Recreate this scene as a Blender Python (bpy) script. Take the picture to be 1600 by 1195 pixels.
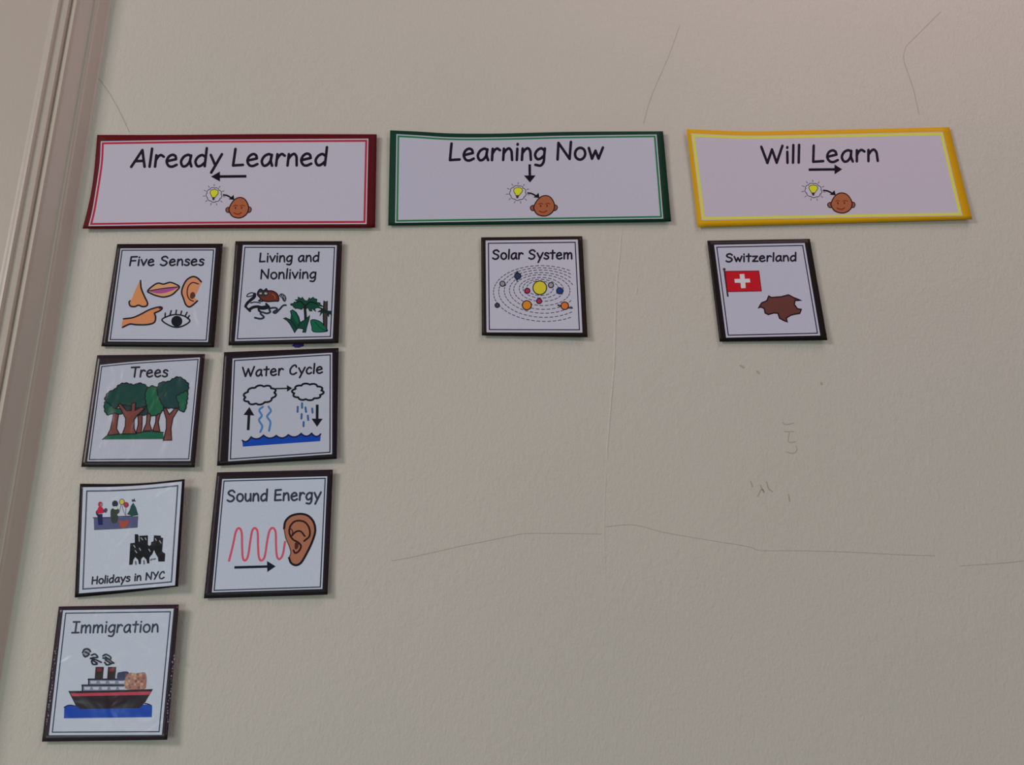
import bpy, math, random
from mathutils import Vector
from mathutils.geometry import delaunay_2d_cdt

for o in list(bpy.data.objects):
    bpy.data.objects.remove(o)
SC = bpy.context.scene
COL = SC.collection

# ------------------------------------------------------------------ camera, sky, lights, exposure
W, H, FPX = 1600.0, 1195.0, 1420.0
CAM = Vector((0.0, -0.777, 1.40))
UP = Vector((-65.0, 3650.0, -1420.0)).normalized()      # world +Z in camera axes (pitched up, rolled 1 degree)
RT = Vector((3650.0, 65.0, 0.0)).normalized()           # world +X in camera axes
FW = UP.cross(RT)                                       # world +Y in camera axes
cam_data = bpy.data.cameras.new('camera')
cam_data.sensor_fit = 'HORIZONTAL'
cam_data.sensor_width = 36.0
cam_data.lens = FPX / W * 36.0
cam_data.clip_start = 0.02
cam = bpy.data.objects.new('camera', cam_data)
COL.objects.link(cam)
from mathutils import Matrix
cam.matrix_world = Matrix.Translation(CAM) @ Matrix((RT, FW, UP)).to_4x4()
SC.camera = cam

world = bpy.data.worlds.new('room_light')
SC.world = world
world.use_nodes = True
bg = world.node_tree.nodes['Background']
bg.inputs[0].default_value = (0.80, 0.86, 0.93, 1)
bg.inputs[1].default_value = 0.20

def area(name, loc, target, size, energy, colour, sy=None):
    d = bpy.data.lights.new(name, 'AREA')
    d.shape = 'RECTANGLE'
    d.size = size
    d.size_y = sy or size
    d.energy = energy
    d.color = colour
    o = bpy.data.objects.new(name, d)
    COL.objects.link(o)
    o.location = loc
    o.rotation_euler = (Vector(target) - Vector(loc)).to_track_quat('-Z', 'Y').to_euler()
    return o

area('ceiling_lamp', (-3.2, -2.3, 3.0), (0.1, 0, 1.7), 0.9, 68, (1.0, 0.90, 0.90))
area('warm_top_fill', (0.7, -0.65, 2.95), (0.2, 0, 1.9), 0.6, 6.0, (1.0, 0.70, 0.74))  # added fill, stands in for warm ceiling bounce on the upper wall
area('window_daylight', (-1.6, -2.4, 0.8), (-0.2, 0, 1.4), 1.2, 15, (0.74, 1.0, 0.90), 0.9)

area('right_soft_fill', (2.6, -2.6, 1.2), (0.3, 0, 1.4), 1.2, 11, (0.92, 1.0, 0.90))  # added soft fill from the right, lifts the lower right wall

SC.view_settings.view_transform = 'Standard'
SC.view_settings.look = 'None'
SC.view_settings.gamma = 1.0
SC.view_settings.use_curve_mapping = False
SC.view_settings.exposure = -0.25

# ------------------------------------------------------------------ geometry helpers
def ray(px, py):
    v = Vector((px - W / 2, H / 2 - py, -FPX))
    return Vector((v.dot(RT), v.dot(FW), v.dot(UP)))

def at(px, py, h=0.0):
    """the point h metres in front of the wall (wall plane y = 0) that projects to this place"""
    d = ray(px, py)
    t = (-h - CAM.y) / d.y
    return CAM + d * t

def lin(c):
    c = c / 255.0
    return c / 12.92 if c <= 0.04045 else ((c + 0.055) / 1.055) ** 2.4

K = 1.9
def tone(rgb):
    return tuple(min(0.92, lin(c) * K) for c in rgb) + (1.0,)

MATS = {}
def mat(rgb, gloss=0.0, kind='ink'):
    key = (rgb, gloss, kind)
    if key in MATS:
        return MATS[key]
    m = bpy.data.materials.new('%s_%d_%d_%d' % ((kind,) + tuple(rgb)))
    m.use_nodes = True
    nt = m.node_tree
    b = nt.nodes['Principled BSDF']
    b.inputs['Roughness'].default_value = 0.62
    b.inputs['Specular IOR Level'].default_value = 0.12 if kind != 'paper' else 0.25
    geo = nt.nodes.new('ShaderNodeNewGeometry')
    # slight printed mottle
    n = nt.nodes.new('ShaderNodeTexNoise')
    n.inputs['Scale'].default_value = 900.0
    n.inputs['Detail'].default_value = 2.0
    nt.links.new(geo.outputs['Position'], n.inputs['Vector'])
    mix = nt.nodes.new('ShaderNodeMix')
    mix.data_type = 'RGBA'
    c = tone(rgb)
    if kind != 'paper':                     # printing ink and dark card soak up more light than paper
        c = tuple(max(0.004, x * 0.90 - 0.014) for x in c[:3]) + (1.0,)
    mix.inputs[6].default_value = tuple(x * 0.93 for x in c[:3]) + (1,)
    mix.inputs[7].default_value = tuple(min(.95, x * 1.07) for x in c[:3]) + (1,)
    nt.links.new(n.outputs['Fac'], mix.inputs[0])
    nt.links.new(mix.outputs[2], b.inputs['Base Color'])
    if gloss > 0:
        b.inputs['Coat Weight'].default_value = gloss * 0.75
        b.inputs['Coat IOR'].default_value = 1.38
        b.inputs['Coat Roughness'].default_value = 0.28
        w = nt.nodes.new('ShaderNodeTexNoise')
        w.inputs['Scale'].default_value = 38.0
        w.inputs['Detail'].default_value = 1.5
        w.inputs['Distortion'].default_value = 0.8
        nt.links.new(geo.outputs['Position'], w.inputs['Vector'])
        bp = nt.nodes.new('ShaderNodeBump')
        bp.inputs['Strength'].default_value = 0.15 if kind == 'card' else 0.6
        bp.inputs['Distance'].default_value = 0.004
        nt.links.new(w.outputs['Fac'], bp.inputs['Height'])
        nt.links.new(bp.outputs['Normal'], b.inputs['Coat Normal'])
    MATS[key] = m
    return m

def wall_material(name, rgb, streak=(560.0, 560.0, 380.0), amount=0.00048, dirt=True):
    m = bpy.data.materials.new(name)
    m.use_nodes = True
    nt = m.node_tree
    b = nt.nodes['Principled BSDF']
    b.inputs['Roughness'].default_value = 0.55
    b.inputs['Specular IOR Level'].default_value = 0.3
    geo = nt.nodes.new('ShaderNodeNewGeometry')
    mp = nt.nodes.new('ShaderNodeMapping')
    mp.inputs['Scale'].default_value = streak
    nt.links.new(geo.outputs['Position'], mp.inputs['Vector'])
    n1 = nt.nodes.new('ShaderNodeTexNoise')
    n1.inputs['Scale'].default_value = 1.0
    n1.inputs['Detail'].default_value = 4.0
    n1.inputs['Roughness'].default_value = 0.7
    nt.links.new(mp.outputs[0], n1.inputs['Vector'])
    n2 = nt.nodes.new('ShaderNodeTexNoise')
    n2.inputs['Scale'].default_value = 26.0
    n2.inputs['Detail'].default_value = 3.0
    nt.links.new(geo.outputs['Position'], n2.inputs['Vector'])
    b1 = nt.nodes.new('ShaderNodeBump')
    b1.inputs['Strength'].default_value = 0.8
    b1.inputs['Distance'].default_value = amount
    nt.links.new(n1.outputs['Fac'], b1.inputs['Height'])
    b2 = nt.nodes.new('ShaderNodeBump')
    b2.inputs['Strength'].default_value = 0.5
    b2.inputs['Distance'].default_value = 0.0012
    nt.links.new(n2.outputs['Fac'], b2.inputs['Height'])
    mp2 = nt.nodes.new('ShaderNodeMapping')
    mp2.inputs['Scale'].default_value = (240.0, 240.0, 130.0)
    nt.links.new(geo.outputs['Position'], mp2.inputs['Vector'])
    n4 = nt.nodes.new('ShaderNodeTexNoise')
    n4.inputs['Scale'].default_value = 1.0
    n4.inputs['Detail'].default_value = 3.0
    n4.inputs['Distortion'].default_value = 0.6
    nt.links.new(mp2.outputs[0], n4.inputs['Vector'])
    b3 = nt.nodes.new('ShaderNodeBump')
    b3.inputs['Strength'].default_value = 0.7
    b3.inputs['Distance'].default_value = amount * 1.25
    nt.links.new(n4.outputs['Fac'], b3.inputs['Height'])
    nt.links.new(b1.outputs['Normal'], b2.inputs['Normal'])
    nt.links.new(b2.outputs['Normal'], b3.inputs['Normal'])
    nt.links.new(b3.outputs['Normal'], b.inputs['Normal'])
    n3 = nt.nodes.new('ShaderNodeTexNoise')
    n3.inputs['Scale'].default_value = 5.0
    n3.inputs['Detail'].default_value = 4.0
    nt.links.new(geo.outputs['Position'], n3.inputs['Vector'])
    mix = nt.nodes.new('ShaderNodeMix')
    mix.data_type = 'RGBA'
    c = tone(rgb)
    mix.inputs[6].default_value = (c[0] * 0.955, c[1] * 0.975, c[2] * 0.965, 1)
    mix.inputs[7].default_value = (c[0] * 1.03, c[1] * 1.015, c[2] * 1.02, 1)
    nt.links.new(n3.outputs['Fac'], mix.inputs[0])
    nt.links.new(mix.outputs[2], b.inputs['Base Color'])
    return m

def catmull(pts, closed=False, n=6):
    out = []
    N = len(pts)
    rng = range(N) if closed else range(N - 1)
    for i in rng:
        if closed:
            p0, p1, p2, p3 = pts[(i - 1) % N], pts[i], pts[(i + 1) % N], pts[(i + 2) % N]
        else:
            p1, p2 = pts[i], pts[i + 1]
            p0 = pts[i - 1] if i else (2 * p1[0] - p2[0], 2 * p1[1] - p2[1])
            p3 = pts[i + 2] if i + 2 < N else (2 * p2[0] - p1[0], 2 * p2[1] - p1[1])
        for k in range(n):
            t = k / n
            out.append(tuple(0.5 * (2 * p1[a] + (p2[a] - p0[a]) * t + (2 * p0[a] - 5 * p1[a] + 4 * p2[a] - p3[a]) * t * t
                                    + (3 * p1[a] - p0[a] - 3 * p2[a] + p3[a]) * t ** 3) for a in (0, 1)))
    if not closed:
        out.append(tuple(pts[-1]))
    return out

def resample(pts, step, closed=False):
    src = list(pts) + ([pts[0]] if closed else [])
    out = []
    for a, b in zip(src, src[1:]):
        n = max(1, int(math.hypot(b[0] - a[0], b[1] - a[1]) / step))
        for k in range(n):
            t = k / n
            out.append((a[0] + (b[0] - a[0]) * t, a[1] + (b[1] - a[1]) * t))
    if not closed:
        out.append(tuple(src[-1]))
    return out

def mesh_object(name, verts, faces, mats, parent=None, fmat=None, origin=None, smooth=False):
    me = bpy.data.meshes.new(name)
    o0 = origin if origin is not None else Vector((0, 0, 0))
    me.from_pydata([tuple(Vector(v) - o0) for v in verts], [], faces)
    for m in mats:
        me.materials.append(m)
    if fmat:
        me.polygons.foreach_set('material_index', fmat)
    if smooth:
        me.polygons.foreach_set('use_smooth', [True] * len(me.polygons))
    me.update()
    o = bpy.data.objects.new(name, me)
    COL.objects.link(o)
    if parent is not None:
        o.parent = parent
    elif origin is not None:
        o.location = o0
    return o

# ------------------------------------------------------------------ flat print, in picture-plane outlines carried by the sheet's surface
class Print:
    """collects filled outlines and pen strokes; every piece follows the sheet it is printed on"""
    def __init__(self, surf, tf=None, gloss=0.0, z=1):
        self.surf, self.tf, self.gloss, self.z = surf, tf or (lambda p: p), gloss, z
        self.v, self.f, self.m, self.mats = [], [], [], []
    def slot(self, rgb):
        m = mat(rgb, self.gloss)
        if m not in self.mats:
            self.mats.append(m)
        return self.mats.index(m)
    def put(self, pts2, faces, rgb):
        s = self.slot(rgb)
        b = len(self.v)
        self.v += [self.surf(p[0], p[1], self.z) for p in pts2]
        for f in faces:
            a, c, d = (pts2[f[0]], pts2[f[1]], pts2[f[2]])
            cr = (c[0] - a[0]) * (d[1] - a[1]) - (c[1] - a[1]) * (d[0] - a[0])
            f = list(f) if cr < 0 else list(reversed(f))
            self.f.append([b + i for i in f])
            self.m.append(s)
        self.z += 1
    def fill(self, rgb, pts, smooth=True):
        if smooth:
            pts = catmull(pts, True, 4)
        pts = [self.tf(p) for p in pts]
        pts = resample(pts, 5.0, True)
        xs, ys = [p[0] for p in pts], [p[1] for p in pts]
        vs = [Vector(p) for p in pts]
        n = len(vs)
        x = min(xs) + 3
        while x < max(xs):
            y = min(ys) + 3
            while y < max(ys):
                vs.append(Vector((x + 0.13, y + 0.07)))
                y += 6
            x += 6
        r = delaunay_2d_cdt(vs, [], [list(range(n))], 1, 1e-5)
        self.put([tuple(p) for p in r[0]], [list(f) for f in r[2]], rgb)
        return self
    def stroke(self, rgb, w, pts, smooth=True, closed=False, taper=None):
        if self.surf is not wall_surf and w < 2.7:
            w *= 1.24
        if smooth and len(pts) > 2:
            pts = catmull(pts, closed, 6)
        pts = [self.tf(p) for p in pts]
        pts = resample(pts, 4.0, closed)
        # drop doubles
        q = [pts[0]]
        for p in pts[1:]:
            if math.hypot(p[0] - q[-1][0], p[1] - q[-1][1]) > 0.02:
                q.append(p)
        if closed and math.hypot(q[0][0] - q[-1][0], q[0][1] - q[-1][1]) < 0.02:
            q.pop()
        N = len(q)
        V2, F2 = [], []
        for i, p in enumerate(q):
            a = q[i - 1] if (i or closed) else q[i]
            b = q[(i + 1) % N] if (i < N - 1 or closed) else q[i]
            d1 = Vector((p[0] - a[0], p[1] - a[1]))
            d2 = Vector((b[0] - p[0], b[1] - p[1]))
            if d1.length < 1e-6: d1 = d2.copy()
            if d2.length < 1e-6: d2 = d1.copy()
            d1.normalize(); d2.normalize()
            t = d1 + d2
            if t.length < 0.2: t = d1
            t.normalize()
            nrm = Vector((-t.y, t.x))
            k = 1.0 / max(0.55, abs(nrm.dot(Vector((-d1.y, d1.x)))))
            ww = w * 0.5
            if taper:
                ww *= taper[0] + (taper[1] - taper[0]) * i / max(1, N - 1)
            V2.append((p[0] + nrm.x * ww * k, p[1] + nrm.y * ww * k))
            V2.append((p[0] - nrm.x * ww * k, p[1] - nrm.y * ww * k))
        for i in range(N if closed else N - 1):
            j = (i + 1) % N
            F2.append([2 * i, 2 * i + 1, 2 * j + 1, 2 * j])
        if not closed:                                   # round ends
            for e, nb in ((0, 1), (N - 1, N - 2)):
                if N < 2: break
                d = Vector((q[e][0] - q[nb][0], q[e][1] - q[nb][1])).normalized()
                r = w * 0.5 * ((taper[0] if e == 0 else taper[1]) if taper else 1)
                if r < 0.3: continue
                a0 = math.atan2(d.y, d.x)
                c = len(V2)
                V2.append(q[e])
                for k in range(7):
                    an = a0 - math.pi / 2 + math.pi * k / 6
                    V2.append((q[e][0] + r * math.cos(an), q[e][1] + r * math.sin(an)))
                for k in range(6):
                    F2.append([c, c + 1 + k, c + 2 + k])
        self.put(V2, F2, rgb)
        return self
    def disc(self, rgb, c, r, ry=None):
        ry = ry or r
        return self.fill(rgb, [(c[0] + r * math.cos(a * math.pi / 8), c[1] + ry * math.sin(a * math.pi / 8)) for a in range(16)], False)
    def ring(self, rgb, w, c, r, ry=None):
        ry = ry or r
        return self.stroke(rgb, w, [(c[0] + r * math.cos(a * math.pi / 10), c[1] + ry * math.sin(a * math.pi / 10)) for a in range(20)], True, True)
    def arrow(self, rgb, a, b, w, hl, hw):
        """a, b in print coordinates; w, hl, hw in the same units"""
        A, B = Vector(a), Vector(b)
        d = (B - A).normalized()
        n = Vector((-d.y, d.x))
        N0 = B - d * hl
        pts = [A + n * w / 2, N0 + n * w / 2, N0 + n * hw / 2, B, N0 - n * hw / 2, N0 - n * w / 2, A - n * w / 2]
        return self.fill(rgb, [tuple(p) for p in pts], False)
    def build(self, name, parent, origin, label=None):
        o = mesh_object(name, self.v, self.f, self.mats, parent, self.m, origin)
        if label:
            o['label'] = label
        return o

# ------------------------------------------------------------------ handwriting-style letters, cap height 1
def _e(cx, cy, rx, ry):
    return [(cx + rx * math.cos(a * math.pi / 6), cy + ry * math.sin(a * math.pi / 6)) for a in range(12)]
GL = {   # letter: (width, [(kind, points)])   L straight, S smooth, O closed smooth
 'A': (.70, [('L', [(.0, 0), (.24, .50), (.47, .98)]), ('L', [(.47, .98), (.64, 0)]), ('L', [(.15, .33), (.58, .35)])]),
 'C': (.64, [('S', [(.58, .78), (.50, .98), (.26, .90), (.06, .52), (.10, .12), (.34, .0), (.60, .16)])]),
 'E': (.60, [('L', [(.54, .99), (.09, .96)]), ('L', [(.09, .96), (.06, .02)]), ('L', [(.06, .02), (.57, .04)]), ('L', [(.07, .52), (.50, .55)])]),
 'F': (.60, [('L', [(.09, .98), (.05, 0)]), ('L', [(.09, .97), (.60, 1.0)]), ('L', [(.08, .53), (.50, .55)])]),
 'H': (.70, [('L', [(.07, 1), (.05, 0)]), ('L', [(.63, 1.02), (.62, 0)]), ('L', [(.06, .5), (.62, .52)])]),
 'I': (.56, [('L', [(.04, .98), (.54, .98)]), ('L', [(.29, .98), (.26, .02)]), ('L', [(0, .01), (.54, .02)])]),
 'L': (.56, [('L', [(.10, 1.0), (.05, .03)]), ('L', [(.05, .03), (.52, .06)])]),
 'N': (.74, [('L', [(.05, 0), (.07, .98)]), ('L', [(.07, .98), (.64, .03)]), ('L', [(.64, .03), (.68, 1.03)])]),
 'S': (.64, [('S', [(.58, .84), (.42, 1.0), (.18, .95), (.08, .76), (.22, .58), (.46, .46), (.56, .26), (.42, .04), (.20, -.01), (.02, .10)])]),
 'T': (.66, [('L', [(.0, .97), (.68, 1.0)]), ('L', [(.36, .99), (.33, 0)])]),
 'W': (1.02, [('L', [(.0, 1.0), (.26, .02)]), ('L', [(.26, .02), (.50, .82)]), ('L', [(.50, .82), (.70, .02)]), ('L', [(.70, .02), (1.0, 1.03)])]),
 'Y': (.60, [('L', [(.0, 1), (.28, .5)]), ('L', [(.60, 1.02), (.20, 0)])]),
 'a': (.56, [('S', [(.48, .60), (.34, .68), (.14, .56), (.03, .28), (.12, .02), (.28, .03), (.42, .22), (.47, .45)]), ('S', [(.49, .64), (.46, .30), (.54, .0)])]),
 'c': (.48, [('S', [(.44, .56), (.30, .68), (.12, .54), (.03, .28), (.12, .03), (.30, .0), (.46, .10)])]),
 'd': (.58, [('S', [(.47, .56), (.32, .66), (.13, .54), (.03, .28), (.13, .02), (.30, .03), (.47, .20)]), ('L', [(.52, 1.06), (.49, .0)])]),
 'e': (.56, [('L', [(.07, .32), (.47, .43)]), ('S', [(.47, .43), (.42, .62), (.27, .69), (.10, .56), (.03, .30), (.13, .05), (.31, -.01), (.52, .10)])]),
 'g': (.54, [('S', [(.47, .56), (.32, .67), (.13, .55), (.03, .30), (.12, .06), (.28, .05), (.45, .22)]), ('S', [(.50, .66), (.48, .25), (.46, -.12), (.32, -.34), (.06, -.30)])]),
 'i': (.14, [('L', [(.07, .66), (.06, .0)]), ('L', [(.075, .90), (.08, .94)])]),
 'l': (.14, [('L', [(.10, 1.06), (.05, .0)])]),
 'm': (.82, [('L', [(.05, .66), (.05, .0)]), ('S', [(.05, .38), (.16, .60), (.30, .67), (.38, .50), (.39, .0)]), ('S', [(.39, .38), (.50, .60), (.64, .67), (.73, .50), (.75, .0)])]),
 'n': (.52, [('L', [(.06, .67), (.04, .0)]), ('S', [(.05, .38), (.18, .60), (.32, .68), (.43, .52), (.46, .25), (.48, .0)])]),
 'o': (.56, [('O', _e(.28, .33, .25, .345))]),
 'r': (.42, [('L', [(.06, .67), (.04, .0)]), ('S', [(.05, .36), (.15, .58), (.28, .68), (.42, .58)])]),
 's': (.44, [('S', [(.42, .58), (.28, .68), (.11, .62), (.09, .46), (.26, .36), (.40, .24), (.36, .05), (.18, -.01), (.01, .08)])]),
 't': (.44, [('L', [(.24, .95), (.21, .0)]), ('L', [(.01, .66), (.44, .68)])]),
 'u': (.52, [('S', [(.05, .67), (.04, .30), (.12, .04), (.28, .02), (.44, .22)]), ('L', [(.46, .67), (.48, .0)])]),
 'v': (.48, [('L', [(.01, .66), (.24, .02)]), ('L', [(.24, .02), (.48, .68)])]),
 'w': (.70, [('L', [(.01, .66), (.18, .03)]), ('L', [(.18, .03), (.34, .50)]), ('L', [(.34, .50), (.50, .03)]), ('L', [(.50, .03), (.70, .68)])]),
 'y': (.54, [('L', [(.03, .66), (.27, .08)]), ('L', [(.56, .70), (.12, -.38)])]),
 'z': (.50, [('L', [(.03, .64), (.46, .65)]), ('L', [(.46, .65), (.03, .02)]), ('L', [(.03, .02), (.50, .03)])]),
}
def write(P, text, p0, p1, up, w, rgb=(34, 30, 40), gap=0.13, space=0.42):
    """monoline lettering along the baseline p0-p1"""
    total, xs = 0.0, []
    for ch in text:
        if ch == ' ':
            xs.append(None)
            total += space
            continue
        xs.append(total)
        total += GL[ch][0] + gap
    total -= gap
    w *= 1.2
    bx, by = (p1[0] - p0[0]) / total, (p1[1] - p0[1]) / total
    z = P.z
    for ch, x0 in zip(text, xs):
        if x0 is None:
            continue
        P.z = z + (ord(ch) % 2)
        for kind, pts in GL[ch][1]:
            q = [(p0[0] + (x0 + x) * bx + up[0] * y, p0[1] + (x0 + x) * by + up[1] * y) for x, y in pts]
            P.z = z
            P.stroke(rgb, w, q, kind != 'L', kind == 'O')
    P.z = z + 1

# ------------------------------------------------------------------ sheets of card on the wall
def edge(a, b, mid):
    return [a] + list(mid) + [b]

def along(poly, t):
    seg = [math.hypot(b[0] - a[0], b[1] - a[1]) for a, b in zip(poly, poly[1:])]
    L = sum(seg) * t
    for (a, b), s in zip(zip(poly, poly[1:]), seg):
        if L <= s + 1e-9:
            k = L / s
            return (a[0] + (b[0] - a[0]) * k, a[1] + (b[1] - a[1]) * k)
        L -= s
    return poly[-1]

class Sheet:
    """corner order: top left, top right, bottom right, bottom left; e = extra points on top, right, bottom, left edges"""
    def __init__(self, q, e=((), (), (), ())):
        self.q = q
        sm = lambda p: catmull(p, False, 6) if len(p) > 2 else p
        self.t = sm(edge(q[0], q[1], e[0])); self.r = sm(edge(q[1], q[2], e[1]))
        self.b = sm(edge(q[3], q[2], e[2])); self.l = sm(edge(q[0], q[3], e[3]))
    def __call__(self, u, v):
        T, B, L, R = along(self.t, u), along(self.b, u), along(self.l, v), along(self.r, v)
        q = self.q
        return tuple((1 - v) * T[k] + v * B[k] + (1 - u) * L[k] + u * R[k]
                     - ((1 - u) * (1 - v) * q[0][k] + u * (1 - v) * q[1][k] + u * v * q[2][k] + (1 - u) * v * q[3][k]) for k in (0, 1))

def inv_quad(q):
    """place -> (u, v) on the quad, a few Newton steps on the bilinear map"""
    def f(px, py):
        u = v = 0.5
        for _ in range(6):
            x = (1 - u) * (1 - v) * q[0][0] + u * (1 - v) * q[1][0] + u * v * q[2][0] + (1 - u) * v * q[3][0] - px
            y = (1 - u) * (1 - v) * q[0][1] + u * (1 - v) * q[1][1] + u * v * q[2][1] + (1 - u) * v * q[3][1] - py
            xu = (1 - v) * (q[1][0] - q[0][0]) + v * (q[2][0] - q[3][0]); xv = (1 - u) * (q[3][0] - q[0][0]) + u * (q[2][0] - q[1][0])
            yu = (1 - v) * (q[1][1] - q[0][1]) + v * (q[2][1] - q[3][1]); yv = (1 - u) * (q[3][1] - q[0][1]) + u * (q[2][1] - q[1][1])
            d = xu * yv - xv * yu
            u -= (x * yv - y * xv) / d
            v -= (y * xu - x * yu) / d
        return u, v
    return f

LAYER = 1.6e-5
class Card:
    def __init__(self, name, label, category, group, crop, outer, inner, bend, back, paper, oe=((), (), (), ()), ie=((), (), (), ()), gloss=0.0):
        """crop = (x0, y0, scale) of the outlines; bend = lift in mm at the four corners, then bow across u and v in mm"""
        self.c = crop
        T = lambda p: (crop[0] + p[0] / crop[2], crop[1] + p[1] / crop[2])
        self.T = T
        self.out = Sheet([T(p) for p in outer], [[T(p) for p in e] for e in oe])
        self.inn = Sheet([T(p) for p in inner], [[T(p) for p in e] for e in ie])
        self.inv = inv_quad(self.out.q)
        self.bend = bend
        self.gloss = gloss
        self.root = bpy.data.objects.new(name, None)
        self.root.empty_display_size = 0.02
        COL.objects.link(self.root)
        cx = sum(p[0] for p in self.out.q) / 4; cy = sum(p[1] for p in self.out.q) / 4
        self.origin = at(cx, cy, 0.0)
        self.root.location = self.origin
        self.root['label'] = label; self.root['category'] = category; self.root['group'] = group
        # mount: a thin curved board with its own edge
        nu, nv = 30, 22
        V, F = [], []
        for s, off in ((0, 0.0), (1, -0.00035)):
            for j in range(nv + 1):
                for i in range(nu + 1):
                    p = self.out(i / nu, j / nv)
                    V.append(at(p[0], p[1], self.lift(p) + off))
        n = (nu + 1) * (nv + 1)
        for j in range(nv):
            for i in range(nu):
                a = j * (nu + 1) + i
                F.append([a, a + nu + 1, a + nu + 2, a + 1])
                F.append([n + a, n + a + 1, n + a + nu + 2, n + a + nu + 1])
        rim = [i for i in range(nu + 1)] + [(j + 1) * (nu + 1) - 1 for j in range(1, nv + 1)] + \
              [nv * (nu + 1) + i for i in range(nu - 1, -1, -1)] + [j * (nu + 1) for j in range(nv - 1, 0, -1)]
        for a, b in zip(rim, rim[1:] + rim[:1]):
            F.append([a, b, n + b, n + a])
        mo = mesh_object('mount', V, F, [mat(back, gloss if gloss else 0.05, 'card')], self.root, None, self.origin, True)
        for k in range(2 * nu * nv, len(F)):
            mo.data.polygons[k].use_smooth = False
        # paper sheet
        nu, nv = 28, 20
        V, F = [], []
        for j in range(nv + 1):
            for i in range(nu + 1):
                p = self.inn(i / nu, j / nv)
                V.append(self.surf(p[0], p[1], 8))
        for j in range(nv):
            for i in range(nu):
                a = j * (nu + 1) + i
                F.append([a, a + nu + 1, a + nu + 2, a + 1])
        mesh_object('paper_sheet', V, F, [mat(paper, gloss if gloss else 0.05, 'paper')], self.root, None, self.origin, True)
    def lift(self, p):
        u, v = self.inv(p[0], p[1])
        u = min(1.05, max(-.05, u)); v = min(1.05, max(-.05, v))
        a, b, c, d, bu, bv = self.bend
        z = (1 - u) * (1 - v) * a + u * (1 - v) * b + u * v * c + (1 - u) * v * d + 4 * u * (1 - u) * bu + 4 * v * (1 - v) * bv
        return max(0.7, z) * 0.001
    def surf(self, x, y, layer):
        return at(x, y, self.lift((x, y)) + layer * LAYER)
    def pen(self, crop=None, z=14):
        c = crop or self.c
        return Print(self.surf, lambda p: (c[0] + p[0] / c[2], c[1] + p[1] / c[2]), self.gloss, z)
    def px(self, z=14):
        return Print(self.surf, None, self.gloss, z)
    def border(self, rgb, inset, w, name='border_line'):
        """printed frame, inset and width in photograph pixels"""
        P = self.px(10)
        q = self.inn.q
        wu = math.hypot(q[1][0] - q[0][0], q[1][1] - q[0][1]); wv = math.hypot(q[3][0] - q[0][0], q[3][1] - q[0][1])
        a, b = inset / wu, inset / wv
        a2, b2 = (inset + w) / wu, (inset + w) / wv
        n = 26
        o, i = [], []
        for k in range(n): o.append((a + (1 - 2 * a) * k / n, b)); i.append((a2 + (1 - 2 * a2) * k / n, b2))
        for k in range(n): o.append((1 - a, b + (1 - 2 * b) * k / n)); i.append((1 - a2, b2 + (1 - 2 * b2) * k / n))
        for k in range(n): o.append((1 - a - (1 - 2 * a) * k / n, 1 - b)); i.append((1 - a2 - (1 - 2 * a2) * k / n, 1 - b2))
        for k in range(n): o.append((a, 1 - b - (1 - 2 * b) * k / n)); i.append((a2, 1 - b2 - (1 - 2 * b2) * k / n))
        pts = [self.inn(*p) for p in o] + [self.inn(*p) for p in i]
        N = len(o)
        P.put(pts, [[k, (k + 1) % N, N + (k + 1) % N, N + k] for k in range(N)], rgb)
        return P.build(name, self.root, self.origin)
    def text(self, lines, w, rgb=(34, 30, 40)):
        for s, p0, p1, up in lines:
            P = self.px()
            write(P, s, p0, p1, up, w, rgb)
            P.build('lettering', self.root, self.origin)

# ------------------------------------------------------------------ the setting
wall_mat = wall_material('cream_wall_paint', (159, 152, 143))
trim_mat = wall_material('cream_trim_gloss_paint', (150, 139, 129), (160.0, 160.0, 40.0), 0.00012)
trim_mat.node_tree.nodes['Principled BSDF'].inputs['Roughness'].default_value = 0.38

def box(name, lo, hi, m, parent=None, kind=None):
    x0, y0, z0 = lo; x1, y1, z1 = hi
    V = [(x0, y0, z0), (x1, y0, z0), (x1, y1, z0), (x0, y1, z0), (x0, y0, z1), (x1, y0, z1), (x1, y1, z1), (x0, y1, z1)]
    F = [[0, 3, 2, 1], [4, 5, 6, 7], [0, 1, 5, 4], [1, 2, 6, 5], [2, 3, 7, 6], [3, 0, 4, 7]]
    o = mesh_object(name, V, F, [m], parent)
    if kind:
        o['kind'] = kind
    return o

wall = box('wall_back', (-2.2, 0.0, 0.0), (2.6, 0.12, 3.0), wall_mat, None, 'structure')

# door casing: moulded profile, listed as (place along the top edge of the view, lift in mm)
PROFILE = [(83, 26), (86, 26.6), (89, 28), (92, 28.5), (95, 27), (97, 25.6), (108, 25.2), (110, 23.5), (113, 21),
           (115.5, 22.5), (117.5, 25), (120, 26), (122.5, 24.5), (124.5, 23), (127, 22), (146, 13.2), (149, 13.1), (151, 13.5),
           (153, 12.2), (156, 11.0), (171, 1.5), (174, 0.0)]
LEAN = 0.016
def casing():
    top = at(120, 0, 0.0).z
    pts = []
    for px, h in PROFILE:
        p = at(px, 0, h * 0.001)
        pts.append((p.x + LEAN * (p.z - top), -h * 0.001))
    x0 = pts[0][0]
    pts = [(x0 - 0.105, 0.0), (x0 - 0.105, -0.024), (x0 - 0.100, -0.026)] + pts
    zs = [0.0 + 2.55 * k / 30 for k in range(31)]
    V, F = [], []
    for z in zs:
        for x, y in pts:
            V.append((x - LEAN * (z - top), y, z))
    n = len(pts)
    for k in range(30):
        for i in range(n - 1):
            a = k * n + i
            F.append([a, a + 1, a + n + 1, a + n])
    F.append(list(range(n))[::-1])
    F.append([30 * n + i for i in range(n)])
    o = mesh_object('trim_1', V, F, [trim_mat])
    o['kind'] = 'structure'
    return o, x0
trim, casing_x = casing()

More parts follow.
